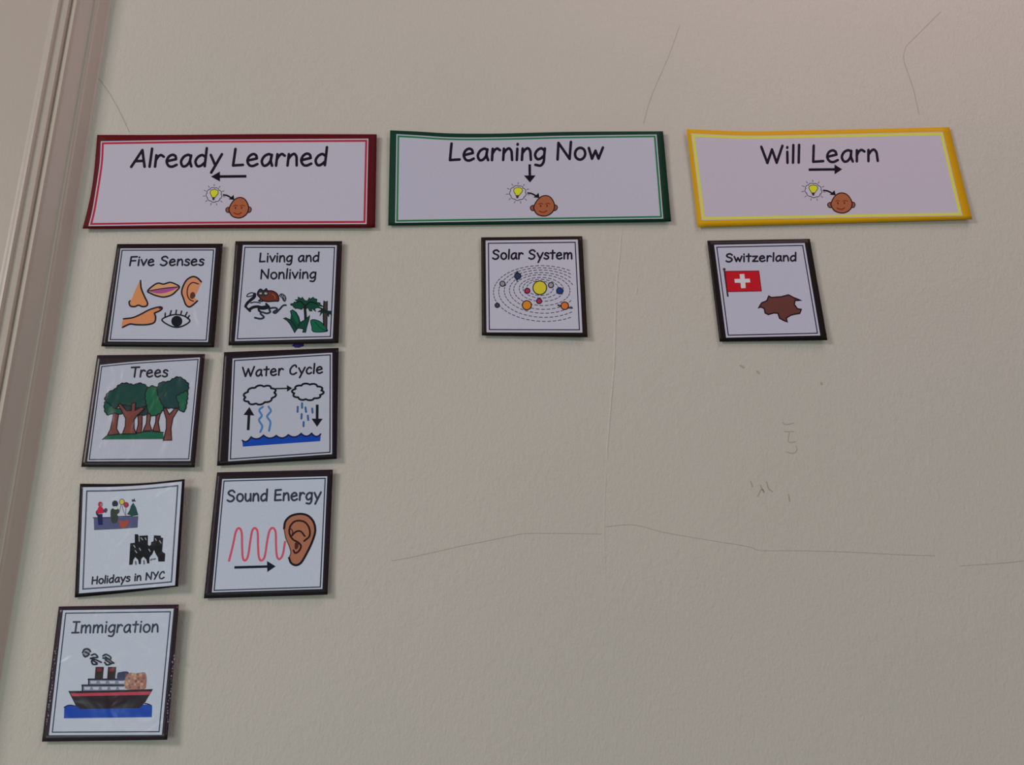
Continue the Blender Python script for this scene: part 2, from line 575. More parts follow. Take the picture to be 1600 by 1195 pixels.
# hairline cracks, ridges under the paint and old pencil marks on the wall
def wall_surf(x, y, layer):
    return at(x, y, 0.00012 + layer * 2e-5)
def wall_mark(name, rgb, w, lines, label=None, taper=None):
    P = Print(wall_surf, None, 0.0, 1)
    for pts in lines:
        P.z = 1
        P.stroke(rgb, w, pts, True, False, taper)
    return P.build(name, wall, Vector((0, 0, 0)), label)
wall_mark('crack', (144, 135, 125), 0.9, [[(146, 108), (152, 120), (160, 130), (175, 152), (190, 180), (202, 206)]], 'thin dark hairline crack running down towards the red sign')
wall_mark('crack', (152, 144, 134), 0.9, [[(1062, 40), (1052, 68), (1043, 92), (1036, 108), (1022, 140), (1012, 168), (1006, 192)]], 'hairline crack above the gap between green and yellow signs')
wall_mark('crack', (150, 142, 132), 0.9, [[(1470, 18), (1450, 38), (1430, 58), (1416, 73), (1412, 92), (1420, 118), (1428, 142), (1436, 178)]], 'bent hairline crack above the yellow sign')
wall_mark('pencil_line', (148, 143, 133), 0.75, [[(612, 876), (640, 871), (680, 862), (720, 853), (770, 843), (800, 837), (830, 833), (940, 834)],
                                                [(944, 823), (990, 820), (1040, 832), (1110, 844), (1165, 853), (1190, 860), (1230, 860), (1320, 862), (1400, 866), (1460, 868)],
                                                [(1500, 884), (1560, 880), (1600, 876)]], 'faint wavering pencil line low on the wall')
wall_mark('pencil_mark', (148, 141, 131), 1.4, [[(1223, 660), (1228, 663), (1240, 661)], [(1226, 674), (1240, 674)], [(1233, 676), (1232, 690), (1243, 690)],
                                                [(1229, 706), (1240, 708), (1245, 703), (1244, 696)]], 'small faint pencil scribble')
wall_mark('pencil_mark', (143, 137, 127), 1.6, [[(1173, 752), (1176, 760)], [(1198, 753), (1201, 763), (1207, 768)], [(1184, 775), (1190, 764), (1194, 768)],
                                                [(1188, 758), (1194, 770)], [(1232, 772), (1234, 783)]], 'small darker grey scribble')
wall_mark('stain', (150, 139, 126), 3.0, [[(1157, 571), (1162, 574)], [(1183, 580), (1186, 583)], [(1283, 598), (1284, 600)]], 'small brown specks')

def ridge(pts, w, hgt):
    """raised joint in the plaster: a low rounded rib standing out of the wall"""
    q = resample(catmull(pts, False, 5), 3.0)
    V, F = [], []
    rnd = random.Random(4)
    prof = [(-1, 0), (-.6, .6), (0, 1), (.6, .6), (1, 0)]
    for i, p in enumerate(q):
        k = min(1, i / 6, (len(q) - 1 - i) / 6) * (0.75 + 0.5 * rnd.random())
        for a, b in prof:
            V.append(at(p[0] + a * w, p[1], hgt * b * k + 0.00002))
    for i in range(len(q) - 1):
        for j in range(4):
            a = i * 5 + j
            F.append([a, a + 5, a + 6, a + 1])
    mesh_object('plaster_ridge', V, F, [wall_mat], wall, None, None, True)
ridge([(972, 352), (968, 400), (964, 440), (962, 490), (960, 560), (957, 600), (952, 660), (949, 700), (948, 725)], 1.8, 0.0004)
ridge([(947, 728), (945, 780), (944, 840), (946, 900)], 1.5, 0.00014)
ridge([(994, 445), (995, 452), (993, 460)], 2.0, 0.0005)
ridge([(147, 122), (143, 138), (140, 152), (137, 168)], 1.6, 0.0008)

# ------------------------------------------------------------------ header signs
BLK = (30, 26, 32)
def head_icon(card, b, sx, sy, shear=0.0):
    """light bulb with rays, arrow, smiling head; b = bulb place, scaled from the first sign"""
    def tf(p):
        x, y = p[0] / 14.545 - 34.4, p[1] / 14.545 - 21.0
        return (b[0] + x * sx + y * shear, b[1] + y * sy)
    mk = lambda z=14: Print(card.surf, tf, card.gloss, z)
    P = mk()
    c = (500, 355)
    ring = []
    for k in range(72):
        a = k * math.pi / 36
        r = 158 + 20 * abs(math.sin(a * 4.5 + 0.4)) ** 0.7
        ring.append((c[0] + r * math.cos(a), c[1] + r * 0.95 * math.sin(a)))
    P.fill((170, 165, 176), ring, False)
    P.stroke((58, 52, 66), 0.85, ring, False, True)
    for k in range(11):
        a = k * 2 * math.pi / 11 + 0.17
        P.z = 16
        P.stroke((84, 80, 92), 0.75, [(c[0] + 205 * math.cos(a), c[1] + 200 * math.sin(a)), (c[0] + 250 * math.cos(a), c[1] + 240 * math.sin(a))])
    P.z = 18
    P.fill((196, 190, 48), [(412, 310), (425, 262), (465, 238), (540, 235), (588, 265), (592, 320), (550, 378), (522, 418), (465, 418), (440, 372)])
    P.stroke((62, 58, 40), 0.8, [(412, 310), (425, 262), (465, 238), (540, 235), (588, 265), (592, 320), (550, 378), (522, 418), (465, 418), (440, 372)], True, True)
    P.fill((62, 44, 50), [(455, 405), (522, 405), (508, 475), (468, 475)], False)
    P.build('light_bulb_print', card.root, card.origin)
    P = mk()
    P.stroke(BLK, 2.0, [(715, 355), (790, 367), (870, 408)])
    P.fill(BLK, [(945, 355), (962, 470), (832, 455)], False)
    P.build('small_arrow_print', card.root, card.origin)
    P = mk(15)
    for e in ([(840, 640), (785, 655), (768, 700), (795, 748), (845, 745)], [(1275, 635), (1330, 640), (1347, 690), (1320, 742), (1270, 748)]):
        P.z = 15
        P.fill((122, 78, 66), e); P.stroke((44, 32, 36), 1.1, e, True, True)
    P.z = 18
    f = [(842, 700), (868, 600), (925, 508), (1000, 440), (1090, 413), (1180, 440), (1242, 512), (1283, 620), (1274, 725), (1220, 810), (1120, 870), (1010, 875), (900, 825)]
    P.fill((146, 86, 60), f); P.stroke((48, 28, 26), 1.35, f, True, True)
    for s in ([(948, 612), (990, 590), (1035, 607)], [(1095, 607), (1150, 590), (1195, 607)]):
        P.z = 21; P.stroke((104, 50, 18), 1.0, s)
    for s in ([(985, 635), (990, 665)], [(1128, 635), (1124, 662)]):
        P.z = 21; P.stroke((92, 40, 12), 1.6, s)
    P.z = 21
    P.stroke((112, 30, 14), 1.2, [(958, 763), (1010, 790), (1070, 790), (1122, 758)])
    P.build('smiling_head_print', card.root, card.origin)

G1 = 'header signs across the top of the wall display'
PAPER1 = (156, 151, 163)
a = Card('header_sign', 'long dark red bordered sign reading Already Learned', 'sign', G1, (110, 190, 3.2),
         [(134, 66), (1532, 63), (1524, 530), (60, 535)], [(152, 98), (1490, 85), (1481, 512), (90, 522)],
         (2.0, 4.0, 3.5, 4.2, -0.8, -0.6), (82, 10, 30), PAPER1,
         ([(500, 66), (1000, 62)], [], [(700, 532)], [(119, 240), (103, 355), (80, 460)]),
         ([(600, 91), (1000, 88)], [], [(700, 515)], [(146, 210), (126, 345), (108, 450)]))
a.border((156, 44, 60), 1.8, 3.1)
a.text([('Already Learned', (205.0, 260.6), (510.5, 258.0), (2.2, -26.5))], 3.5)
P = a.px(); P.arrow(BLK, (385, 275.3), (329.6, 275.9), 4.2, 14, 15.5); P.build('arrow_print', a.root, a.origin)
head_icon(a, (334.4, 301.0), 1.0, 1.0)

b = Card('header_sign', 'long dark green bordered sign reading Learning Now', 'sign', G1, (590, 190, 3.3333),
         [(65, 45), (1487, 50), (1529, 520), (55, 541)], [(98, 65), (1453, 67), (1488, 505), (91, 527)],
         (4.5, 4.0, 4.0, 2.5, -0.8, -0.6), (12, 52, 40), (154, 150, 163),
         ([(220, 52), (380, 61), (620, 62), (1000, 53)], [], [(700, 534)], []),
         ([(220, 72), (380, 82), (620, 82), (1000, 73)], [], [(700, 517)], []))
b.border((44, 104, 66), 1.7, 2.8)
b.text([('Learning Now', (701.5, 250.8), (941.5, 248.5), (0.8, -26.5))], 3.5)
P = b.px(); P.arrow(BLK, (827.6, 256.6), (828.0, 285.0), 3.9, 11, 18.5); P.build('arrow_print', b.root, b.origin)
head_icon(b, (809.2, 298.0), 1.06, 1.0)

c = Card('header_sign', 'long bright yellow and orange bordered sign reading Will Learn', 'sign', G1, (1050, 190, 3.2653),
         [(75, 38), (1415, 28), (1532, 498), (131, 538)], [(97, 59), (1382, 52), (1483, 480), (151, 504)],
         (4.0, 3.0, 4.5, 2.5, -0.7, -0.6), (206, 136, 20), (158, 149, 160),
         ([(230, 45), (420, 50), (800, 42)], [], [(700, 522)], []),
         ([(230, 66), (420, 71), (800, 64)], [], [(700, 494)], []))
c.border((206, 182, 74), 1.2, 4.0)
c.text([('Will Learn', (1190.5, 255.2), (1372.8, 251.3), (-1.0, -26.0))], 3.4)
P = c.px(); P.arrow(BLK, (1263.5, 265.0), (1315.9, 264.4), 4.0, 12, 15.5); P.build('arrow_print', c.root, c.origin)
head_icon(c, (1270.6, 294.0), 1.08, 0.98, 0.1)

# ------------------------------------------------------------------ small topic cards
G2 = 'black bordered topic cards below the signs'
NAVY = (26, 26, 40)
PAP = (151, 152, 164)
INK = (30, 28, 36)

# --- Five Senses
k = Card('topic_card', 'black bordered card reading Five Senses with nose, mouth, ear, hand and eye pictures', 'card', G2, (150, 370, 6.6390),
         [(220, 74), (1316, 70), (1226, 1146), (55, 1136)], [(254, 120), (1241, 117), (1162, 1090), (124, 1084)],
         (2.5, 4.0, 5.5, 2.5, -0.5, -0.6), (34, 27, 28), PAP, gloss=0.45)
k.border(NAVY, 2.1, 1.6)
k.text([('Five Senses', (202.0, 414.8), (318.0, 414.2), (1.6, -13.8))], 1.8)
P = k.pen()
s = [(462, 452), (468, 530), (500, 612), (534, 685), (522, 716), (482, 723), (440, 709), (400, 723), (356, 716), (343, 680), (366, 652), (396, 580), (430, 505)]
P.fill((204, 122, 80), s)
P.stroke(INK, 2.0, s[:10] + [(352, 664)]); P.build('nose_print', k.root, k.origin)
P = k.pen()
s = [(535, 562), (590, 508), (645, 480), (700, 490), (765, 472), (820, 488), (864, 518), (832, 562), (780, 604), (700, 624), (620, 608), (572, 588)]
P.fill((196, 138, 100), s); P.fill((146, 70, 122), [(556, 562), (640, 545), (740, 532), (845, 520), (800, 552), (700, 584), (620, 584)])
P.stroke(INK, 1.9, s, True, True); P.stroke((60, 34, 56), 1.3, [(540, 562), (620, 547), (720, 532), (860, 518)]); P.build('mouth_print', k.root, k.origin)
P = k.pen()
s = [(1092, 466), (1050, 425), (1000, 413), (940, 448), (900, 520), (889, 582), (908, 640), (930, 700), (965, 726), (1005, 706), (1052, 664), (1020, 622), (1050, 570), (1072, 520)]
P.fill((200, 122, 88), s); P.fill((84, 46, 40), [(985, 580), (1015, 575), (1030, 612), (1000, 645), (975, 625)])
P.stroke(INK, 2.0, s[:11]); P.stroke((50, 34, 36), 1.5, [(1062, 488), (1000, 474), (956, 518), (946, 590), (968, 645), (1010, 668)]); P.build('ear_print', k.root, k.origin)
P = k.pen()
s = [(285, 850), (380, 838), (465, 802), (555, 755), (655, 727), (686, 738), (664, 764), (606, 790), (618, 838), (602, 888), (530, 910), (420, 911), (350, 905), (275, 938)]
P.fill((204, 118, 78), s); P.stroke(INK, 2.0, s[:8]); P.stroke(INK, 2.0, s[7:]); P.stroke((70, 30, 44), 1.5, [(655, 742), (678, 740)]); P.build('pointing_hand_print', k.root, k.origin)
P = k.pen()
s = [(684, 862), (750, 822), (830, 806), (920, 824), (973, 870), (920, 915), (840, 938), (760, 918)]
P.fill((164, 165, 176), s); P.stroke(INK, 1.9, s, True, True); P.disc((22, 22, 32), (838, 875), 58)
for q in ([(716, 832), (718, 790)], [(766, 815), (780, 765)], [(826, 805), (834, 760)], [(876, 812), (888, 770)], [(922, 826), (945, 782)], [(950, 848), (968, 816)]):
    P.z = 18; P.stroke(INK, 1.7, q)
P.build('eye_print', k.root, k.origin)

def fronds(s, d=15.0, step=26.0):
    q = resample(s, step, True)
    cx = sum(p[0] for p in q) / len(q); cy = sum(p[1] for p in q) / len(q)
    out = []
    for i, p in enumerate(q):
        L = math.hypot(p[0] - cx, p[1] - cy)
        k = (d if i % 2 else -d) / L
        out.append((p[0] + (p[0] - cx) * k, p[1] + (p[1] - cy) * k))
    return out

# --- Living and Nonliving
k = Card('topic_card', 'black bordered card reading Living and Nonliving with animals and palm plants', 'card', G2, (350, 370, 6.6410),
         [(118, 45), (1226, 44), (1188, 1102), (45, 1126)], [(196, 85), (1171, 87), (1127, 1056), (112, 1081)],
         (2.5, 4.0, 4.5, 2.5, -0.4, -0.5), (36, 30, 31), PAP, gloss=0.45)
k.border(NAVY, 2.7, 1.6)
k.text([('Living and', (405.0, 409.2), (498.6, 408.2), (0.6, -13.6)), ('Nonliving', (407.0, 435.4), (493.6, 434.6), (0.6, -14.2))], 1.75)
D = (370, 440, 9.4118)
P = k.pen(D)
s = [(330, 225), (302, 185), (318, 135), (350, 108), (380, 128), (410, 126), (432, 102), (455, 132), (520, 136), (580, 168), (612, 222), (612, 282), (560, 286), (440, 292), (370, 270)]
P.fill((92, 46, 38), s); P.fill((52, 44, 46), [(308, 180), (345, 115), (380, 130), (432, 108), (462, 150), (450, 205), (385, 218), (330, 212)])
P.stroke(INK, 1.5, s, True, True)
P.disc((150, 148, 150), (350, 172), 20, 13); P.z = 17; P.disc((146, 144, 146), (426, 172), 22, 16)
P.stroke((134, 72, 40), 1.2, [(520, 180), (560, 215), (560, 250)])
P.z = 18; P.stroke(INK, 1.6, [(350, 262), (322, 282), (375, 290)])
P.fill((48, 46, 54), [(618, 205), (655, 172), (705, 195), (728, 248), (708, 296), (680, 280), (660, 240)])
for q in ([(640, 200), (665, 225)], [(668, 190), (690, 235)], [(700, 215), (705, 265)]):
    P.z = 21; P.stroke((140, 138, 144), 0.7, q)
P.build('raccoon_print', k.root, k.origin)
P = k.pen(D)
P.stroke(INK, 5.2, [(262, 185), (255, 225), (205, 268), (150, 320), (128, 365)], taper=(1.0, 0.8))
P.stroke(INK, 1.3, [(146, 216), (165, 182), (225, 162), (262, 185), (230, 205), (160, 222)])
P.stroke(INK, 2.6, [(128, 365), (155, 395), (195, 432)])
P.stroke(INK, 1.4, [(205, 312), (270, 300), (345, 312)])
P.stroke(INK, 4.4, [(185, 408), (235, 378), (300, 366), (370, 378), (440, 362)])
P.stroke(INK, 2.4, [(430, 325), (474, 376), (400, 398), (330, 395)])
P.stroke(INK, 2.5, [(320, 395), (325, 425), (345, 440)])
P.build('skunk_print', k.root, k.origin)
P = k.pen(D)
P.stroke((40, 44, 56), 2.6, [(722, 345), (680, 352), (630, 405), (570, 460), (538, 445), (592, 410), (570, 385), (505, 388), (478, 410), (492, 445), (440, 466), (370, 448), (350, 472), (398, 520), (350, 545), (266, 530)], taper=(0.9, 0.9))
P.build('snake_print', k.root, k.origin)
P = k.pen(D)
P.stroke((36, 34, 32), 4.2, [(1000, 380), (1008, 480), (1012, 570)])
s = [(780, 345), (830, 312), (885, 292), (868, 272), (912, 236), (970, 242), (1020, 292), (1060, 250), (1140, 234), (1165, 265), (1188, 300), (1235, 328), (1262, 366), (1212, 358), (1222, 392), (1165, 378), (1150, 432), (1112, 398), (1080, 442), (1050, 392), (1000, 368), (960, 398), (912, 408), (895, 384), (850, 402), (845, 368)]
s = fronds(s)
P.fill((20, 64, 50), s, False); P.stroke((20, 34, 32), 0.9, s, False, True)
P.stroke((18, 32, 30), 1.6, [(1005, 360), (940, 290), (880, 300)]); P.z = 17; P.stroke((18, 32, 30), 1.6, [(1010, 355), (1080, 300), (1180, 330)])
P.build('palm_tree_print', k.root, k.origin)
P = k.pen(D)
s = [(686, 540), (720, 530), (790, 562), (802, 490), (788, 432), (820, 414), (872, 450), (912, 520), (932, 600), (1000, 560), (1072, 498), (1060, 560), (1032, 650), (1012, 742), (970, 742), (980, 694), (905, 682), (880, 702), (850, 748), (820, 690), (780, 620), (740, 572)]
P.fill((26, 62, 52), s, False); P.stroke((20, 30, 32), 1.0, s, False, True)
P.fill((18, 82, 62), [(800, 430), (850, 450), (895, 530), (905, 620), (850, 560)]); P.stroke((18, 32, 32), 0.9, [(790, 562), (850, 640), (880, 700)])
P.z = 18; P.stroke((18, 32, 32), 0.9, [(932, 600), (900, 660)])
P.build('bush_print', k.root, k.origin)
P = k.pen(D)
s = [(1088, 572), (1150, 560), (1230, 590), (1282, 640), (1322, 692), (1318, 732), (1130, 736), (1102, 660)]
P.fill((16, 88, 66), s); P.stroke((18, 36, 34), 1.0, s, True, True); P.stroke((18, 44, 40), 0.8, [(1150, 590), (1230, 680), (1310, 725)])
P.build('large_leaf_print', k.root, k.origin)
P = k.pen(D, 20)
s = [(1282, 290), (1330, 288), (1326, 560), (1322, 690), (1276, 650), (1270, 480)]
P.fill((62, 54, 48), s, False); P.stroke((26, 28, 28), 1.4, [(1282, 285), (1272, 480), (1278, 640)]); P.stroke((26, 28, 28), 1.0, [(1330, 285), (1326, 560), (1322, 720)])
s = [(1180, 442), (1238, 412), (1206, 366), (1280, 398), (1330, 424), (1392, 430), (1398, 505), (1362, 470), (1350, 525), (1318, 462), (1252, 462), (1214, 512), (1232, 448)]
P.fill((26, 42, 38), s, False)
P.build('bamboo_print', k.root, k.origin)

# --- Trees
k = Card('topic_card', 'black bordered card reading Trees with a dark green grove picture', 'card', G2, (120, 545, 6.2905),
         [(200, 62), (1261, 50), (1158, 1164), (42, 1160)], [(230, 158), (1211, 84), (1115, 1100), (102, 1105)],
         (3.5, 5.5, 5.0, 3.0, -0.6, -1.0), (38, 31, 33), PAP, ie=([(600, 122)], [], [], []), gloss=1.0)
k.border((44, 42, 56), 2.0, 1.6)
k.text([('Trees', (204.0, 588.8), (261.6, 588.2), (1.5, -15.2))], 1.85)
P = k.pen()
s = [(252, 890), (300, 850), (450, 835), (560, 824), (700, 812), (850, 820), (852, 886)]
P.fill((20, 82, 62), s, False); P.stroke((24, 34, 34), 1.2, s[:6], False); P.build('grass_print', k.root, k.origin)
TR = [[(365, 610), (418, 605), (400, 700), (390, 785), (418, 835), (300, 850), (330, 790), (350, 700)],
      [(600, 640), (642, 640), (640, 760), (630, 822), (582, 828), (604, 740)],
      [(690, 630), (732, 630), (714, 730), (737, 802), (650, 806), (684, 730)],
      [(780, 630), (824, 620), (800, 720), (816, 812), (745, 804), (775, 720)],
      [(845, 575), (880, 590), (908, 645), (965, 585), (1002, 585), (944, 680), (925, 780), (932, 896), (850, 898), (880, 780), (880, 690)]]
for t in TR:
    P = k.pen(z=18); P.fill((104, 58, 52), t, False); P.stroke((34, 24, 28), 1.3, t, False, True); P.build('trunk_print', k.root, k.origin)
FO = [((18, 74, 58), [(278, 520), (330, 545), (380, 585), (450, 590), (430, 640), (360, 632), (300, 646), (272, 595)]),
      ((24, 48, 48), [(425, 555), (660, 555), (692, 640), (600, 648), (500, 640)]),
      ((22, 60, 54), [(275, 500), (308, 430), (372, 396), (420, 350), (480, 335), (560, 352), (620, 336), (692, 374), (682, 450), (690, 540), (610, 580), (500, 555), (430, 552), (375, 582), (318, 540)]),
      ((22, 84, 58), [(690, 395), (742, 364), (792, 392), (812, 480), (850, 565), (832, 620), (760, 656), (708, 632), (682, 540), (672, 460)]),
      ((22, 58, 56), [(788, 400), (820, 332), (900, 320), (950, 290), (1000, 275), (1052, 302), (1096, 350), (1085, 430), (1058, 520), (1000, 575), (930, 580), (860, 572), (808, 480)]),
      ((20, 82, 60), [(978, 470), (1040, 430), (1088, 425), (1064, 600), (1012, 602), (1000, 540)])]
def clumps(t, amp=9.0, step=46.0):
    q = resample(catmull(t, True, 6), 6.0, True)
    out, L = [], 0.0
    cx = sum(p[0] for p in q) / len(q); cy = sum(p[1] for p in q) / len(q)
    for i, p in enumerate(q):
        a = q[i - 1]
        L += math.hypot(p[0] - a[0], p[1] - a[1])
        d = math.hypot(p[0] - cx, p[1] - cy)
        b = amp * (abs(math.sin(L * math.pi / step)) - 0.6)
        out.append((p[0] + (p[0] - cx) / d * b, p[1] + (p[1] - cy) / d * b))
    return out
z = 22
for cc, t in FO:
    t = clumps(t); P = k.pen(z=z); P.fill(cc, t, False); P.stroke((18, 26, 30), 1.3, t, False, True); P.build('foliage_print', k.root, k.origin); z += 2
P = k.pen(z=36)
t = [(405, 548), (428, 538), (492, 612), (536, 604), (542, 532), (576, 530), (572, 606), (640, 572), (664, 588), (590, 655), (560, 695), (560, 780), (582, 832), (448, 836), (476, 760), (480, 685), (440, 605)]
P.fill((108, 60, 52), t, False); P.stroke((34, 24, 28), 1.2, t, False, True); P.build('trunk_print', k.root, k.origin)

# --- Water Cycle
k = Card('topic_card', 'black bordered card reading Water Cycle with clouds, arrows and blue sea', 'card', G2, (330, 535, 5.9762),
         [(120, 90), (1190, 50), (1172, 1086), (54, 1152)], [(200, 150), (1131, 95), (1129, 1042), (158, 1109)],
         (2.5, 4.0, 5.0, 2.5, -0.4, -0.6), (34, 29, 32), PAP, gloss=0.45)
k.border(NAVY, 2.4, 1.7)
k.text([('Water Cycle', (378.8, 588.4), (504.2, 582.6), (0.4, -14.4))], 1.85)
def cloud(cx, cy, rx, ry, n, ph, tilt):
    pts = []
    for i in range(n * 8):
        a = i * 2 * math.pi / (n * 8)
        r = 0.84 + 0.18 * abs(math.sin(a * n / 2 + ph)) ** 0.7
        x, y = rx * r * math.cos(a), ry * r * math.sin(a)
        pts.append((cx + x, cy + y + tilt * x))
    P = k.pen(); P.stroke((26, 26, 34), 2.4, pts, False, True); P.build('cloud_print', k.root, k.origin)
cloud(454, 490, 152, 88, 10, 0.2, -0.13)
cloud(902, 461, 146, 78, 10, 0.9, -0.02)
for q in (((600, 431), (757, 427), 13, 50, 62), ((345, 818), (356, 603), 25, 76, 102), ((990, 580), (988, 787), 25, 76, 104)):
    P = k.pen(); P.arrow((28, 27, 34), *q); P.build('arrow_print', k.root, k.origin)
for q in ([(482, 600), (448, 632), (472, 682), (446, 724), (476, 782), (458, 835)], [(535, 598), (556, 640), (522, 690), (552, 742), (540, 824)]):
    P = k.pen(); P.stroke((66, 108, 160), 3.0, q); P.build('vapour_print', k.root, k.origin)
P = k.pen()
for q in ([(808, 600), (806, 648)], [(848, 567), (848, 610)], [(880, 606), (886, 648)], [(845, 667), (842, 710)], [(902, 682), (906, 724)], [(943, 616), (946, 655)], [(863, 742), (862, 782)]):
    P.z = 14; P.stroke((48, 84, 132), 2.4, q)
P.build('raindrops_print', k.root, k.origin)
P = k.pen()
crest = [(290, 914), (372, 882), (488, 866), (607, 869), (720, 862), (840, 850), (938, 848), (1022, 855)]
top = []
for p, q in zip(crest, crest[1:]):
    for i in range(6):
        t = i / 6
        top.append((p[0] + (q[0] - p[0]) * t, p[1] + (q[1] - p[1]) * t + 26 * math.sin(math.pi * t) ** 0.8))
top.append(crest[-1])
P.fill((26, 62, 150), top + [(1018, 920), (296, 972)], False); P.stroke((22, 30, 54), 1.9, top, False); P.build('sea_print', k.root, k.origin)

# --- Holidays in NYC
k = Card('topic_card', 'black bordered card reading Holidays in NYC with its right edge curling off the wall', 'card', G2, (110, 740, 5.9737),
         [(90, 93), (1068, 50), (1005, 1052), (40, 1156)], [(118, 126), (1041, 72), (976, 1042), (80, 1116)],
         (1.5, 9.0, 8.0, 2.0, -1.0, -0.4), (30, 27, 30), (158, 163, 174),
         ([(400, 95), (700, 86)], [], [(500, 1112)], []), ([(400, 122), (700, 106)], [], [(500, 1083)], []), gloss=0.45)
k.border((72, 72, 92), 5.0, 2.3)
k.text([('Holidays in NYC', (143.2, 912.4), (256.6, 903.6), (0.8, -11.0))], 1.6, (40, 40, 52))
E = (135, 770, 17.7778)
P = k.pen(E)
P.fill((76, 79, 110), [(205, 700), (640, 690), (1440, 640), (1420, 962), (900, 1000), (215, 1032)], False)
P.stroke((44, 44, 60), 1.1, [(190, 690), (640, 682), (900, 655), (1270, 640)], False); P.build('stage_print', k.root, k.origin)
P = k.pen(E, 18)
P.fill((28, 36, 76), [(300, 590), (440, 580), (455, 882), (330, 890)], False); P.fill((46, 44, 58), [(262, 530), (312, 470), (335, 640), (285, 625)])
P.fill((172, 34, 58), [(335, 395), (440, 400), (478, 545), (300, 560)]); P.disc((152, 48, 66), (385, 318), 62, 78); P.disc((128, 110, 108), (415, 330), 32, 45)
P.fill((70, 60, 78), [(470, 480), (530, 420), (580, 460), (545, 545), (480, 530)]); P.build('person_in_red_print', k.root, k.origin)
P = k.pen(E, 18)
P.fill((52, 60, 54), [(700, 440), (880, 440), (905, 540), (850, 600), (885, 665), (835, 822), (705, 822), (668, 600)]); P.disc((44, 48, 58), (795, 300), 82, 92)
P.fill((172, 176, 166), [(735, 405), (800, 370), (872, 402), (858, 452), (780, 456)]); P.build('person_in_green_print', k.root, k.origin)
P = k.pen(E, 18)
for q in ([(985, 310), (1010, 450), (1080, 620)], [(1100, 385), (1090, 520), (1095, 620)], [(960, 300), (940, 420), (900, 560)]):
    P.z = 18; P.stroke((110, 112, 116), 0.7, q)
P.z = 19
P.disc((178, 166, 74), (985, 245), 66, 74); P.ring((90, 84, 54), 0.8, (985, 245), 66, 74); P.disc((164, 44, 66), (1100, 328), 60, 66); P.ring((92, 36, 48), 0.8, (1100, 328), 60, 66)
P.build('balloons_print', k.root, k.origin)
P = k.pen(E, 18)
P.fill((34, 66, 64), [(1300, 270), (1375, 400), (1395, 470), (1440, 612), (1290, 640), (1130, 592), (1200, 480), (1235, 360)], False)
P.fill((46, 48, 60), [(1260, 170), (1310, 190), (1330, 145), (1345, 200), (1375, 240), (1310, 235), (1270, 250)], False); P.build('fir_tree_print', k.root, k.origin)
P = k.pen(E, 18)
P.fill((146, 68, 56), [(900, 775), (970, 765), (1040, 800), (1110, 755), (1180, 770), (1140, 900), (1030, 985), (945, 930)]); P.build('heart_print', k.root, k.origin)
P = k.pen((190, 825, 17.0706))
P.fill((26, 26, 30), [(230, 400), (350, 390), (350, 160), (430, 165), (460, 205), (700, 190), (700, 440), (730, 470), (780, 450), (790, 370), (850, 350), (862, 190), (1040, 200),
        (1052, 250), (1108, 262), (1080, 620), (1162, 680), (1150, 890), (980, 892), (968, 780), (915, 700), (865, 580), (820, 690), (742, 780), (740, 940), (682, 942), (662, 840),
        (582, 760), (522, 820), (512, 960), (460, 962), (442, 850), (362, 770), (312, 850), (292, 972), (200, 980)], False)
for q in ([(325, 460), (360, 510)], [(475, 535), (505, 590)], [(360, 600), (405, 655)], [(725, 560), (760, 620)], [(520, 260), (560, 310)], [(630, 260), (650, 305)], [(900, 280), (925, 330)], [(1015, 340), (1050, 395)], [(465, 220), (470, 350)]):
    P.z = 17; P.stroke((138, 142, 148), 1.2, q)
for q in ([(370, 890), (380, 960)], [(595, 870), (600, 950)], [(840, 830), (900, 820)], [(780, 850), (800, 830)]):
    P.z = 17; P.stroke((84, 90, 100), 1.8, q)
P.build('city_buildings_print', k.root, k.origin)

# --- Sound Energy
k = Card('topic_card', 'black bordered card reading Sound Energy with red wave and brown ear', 'card', G2, (310, 730, 5.6909),
         [(165, 45), (1196, 20), (1148, 1132), (48, 1166)], [(212, 105), (1146, 80), (1102, 1081), (120, 1112)],
         (2.5, 4.5, 4.5, 2.5, -0.4, -0.6), (38, 33, 36), (158, 163, 175), gloss=0.45)
k.border((44, 48, 66), 2.2, 1.8)
k.text([('Sound Energy', (355.0, 783.2), (500.6, 780.6), (0.6, -16.8))], 2.1, (52, 54, 70))
P = k.pen()
P.stroke((186, 76, 92), 3.2, [(272, 830), (305, 700), (332, 575), (360, 540), (384, 580), (388, 700), (394, 800), (413, 828), (440, 790), (462, 650), (478, 565), (502, 540), (526, 575),
        (530, 700), (538, 800), (560, 828), (590, 790), (612, 650), (632, 565), (660, 538), (686, 575), (690, 700), (698, 790), (720, 816), (750, 775), (770, 662)])
P.build('sound_wave_print', k.root, k.origin)
P = k.pen(); P.arrow((28, 30, 42), (320, 890), (687, 880), 22, 76, 98); P.build('arrow_print', k.root, k.origin)
P = k.pen()
s = [(762, 545), (774, 480), (825, 431), (905, 414), (975, 431), (1025, 488), (1038, 570), (1008, 670), (957, 775), (912, 848), (866, 870), (824, 850), (806, 805), (822, 760), (808, 700), (778, 630)]
P.fill((150, 98, 76), s); P.stroke((34, 28, 32), 3.4, s[:13]); P.z = 15; P.stroke((92, 56, 44), 1.4, s[12:] + [s[0]])
P.z = 17
P.stroke((46, 30, 30), 2.3, [(940, 655), (988, 610), (985, 540), (950, 490), (900, 474), (850, 485), (814, 530), (810, 590), (840, 640), (888, 668), (912, 700), (895, 742), (862, 762), (845, 738)])
P.stroke((46, 30, 30), 2.2, [(828, 610), (868, 572), (910, 570), (946, 612)]); P.stroke((62, 38, 34), 1.3, [(816, 538), (838, 572), (830, 606)])
P.fill((70, 42, 38), [(862, 668), (890, 676), (885, 716), (862, 730), (855, 700)]); P.build('ear_print', k.root, k.origin)

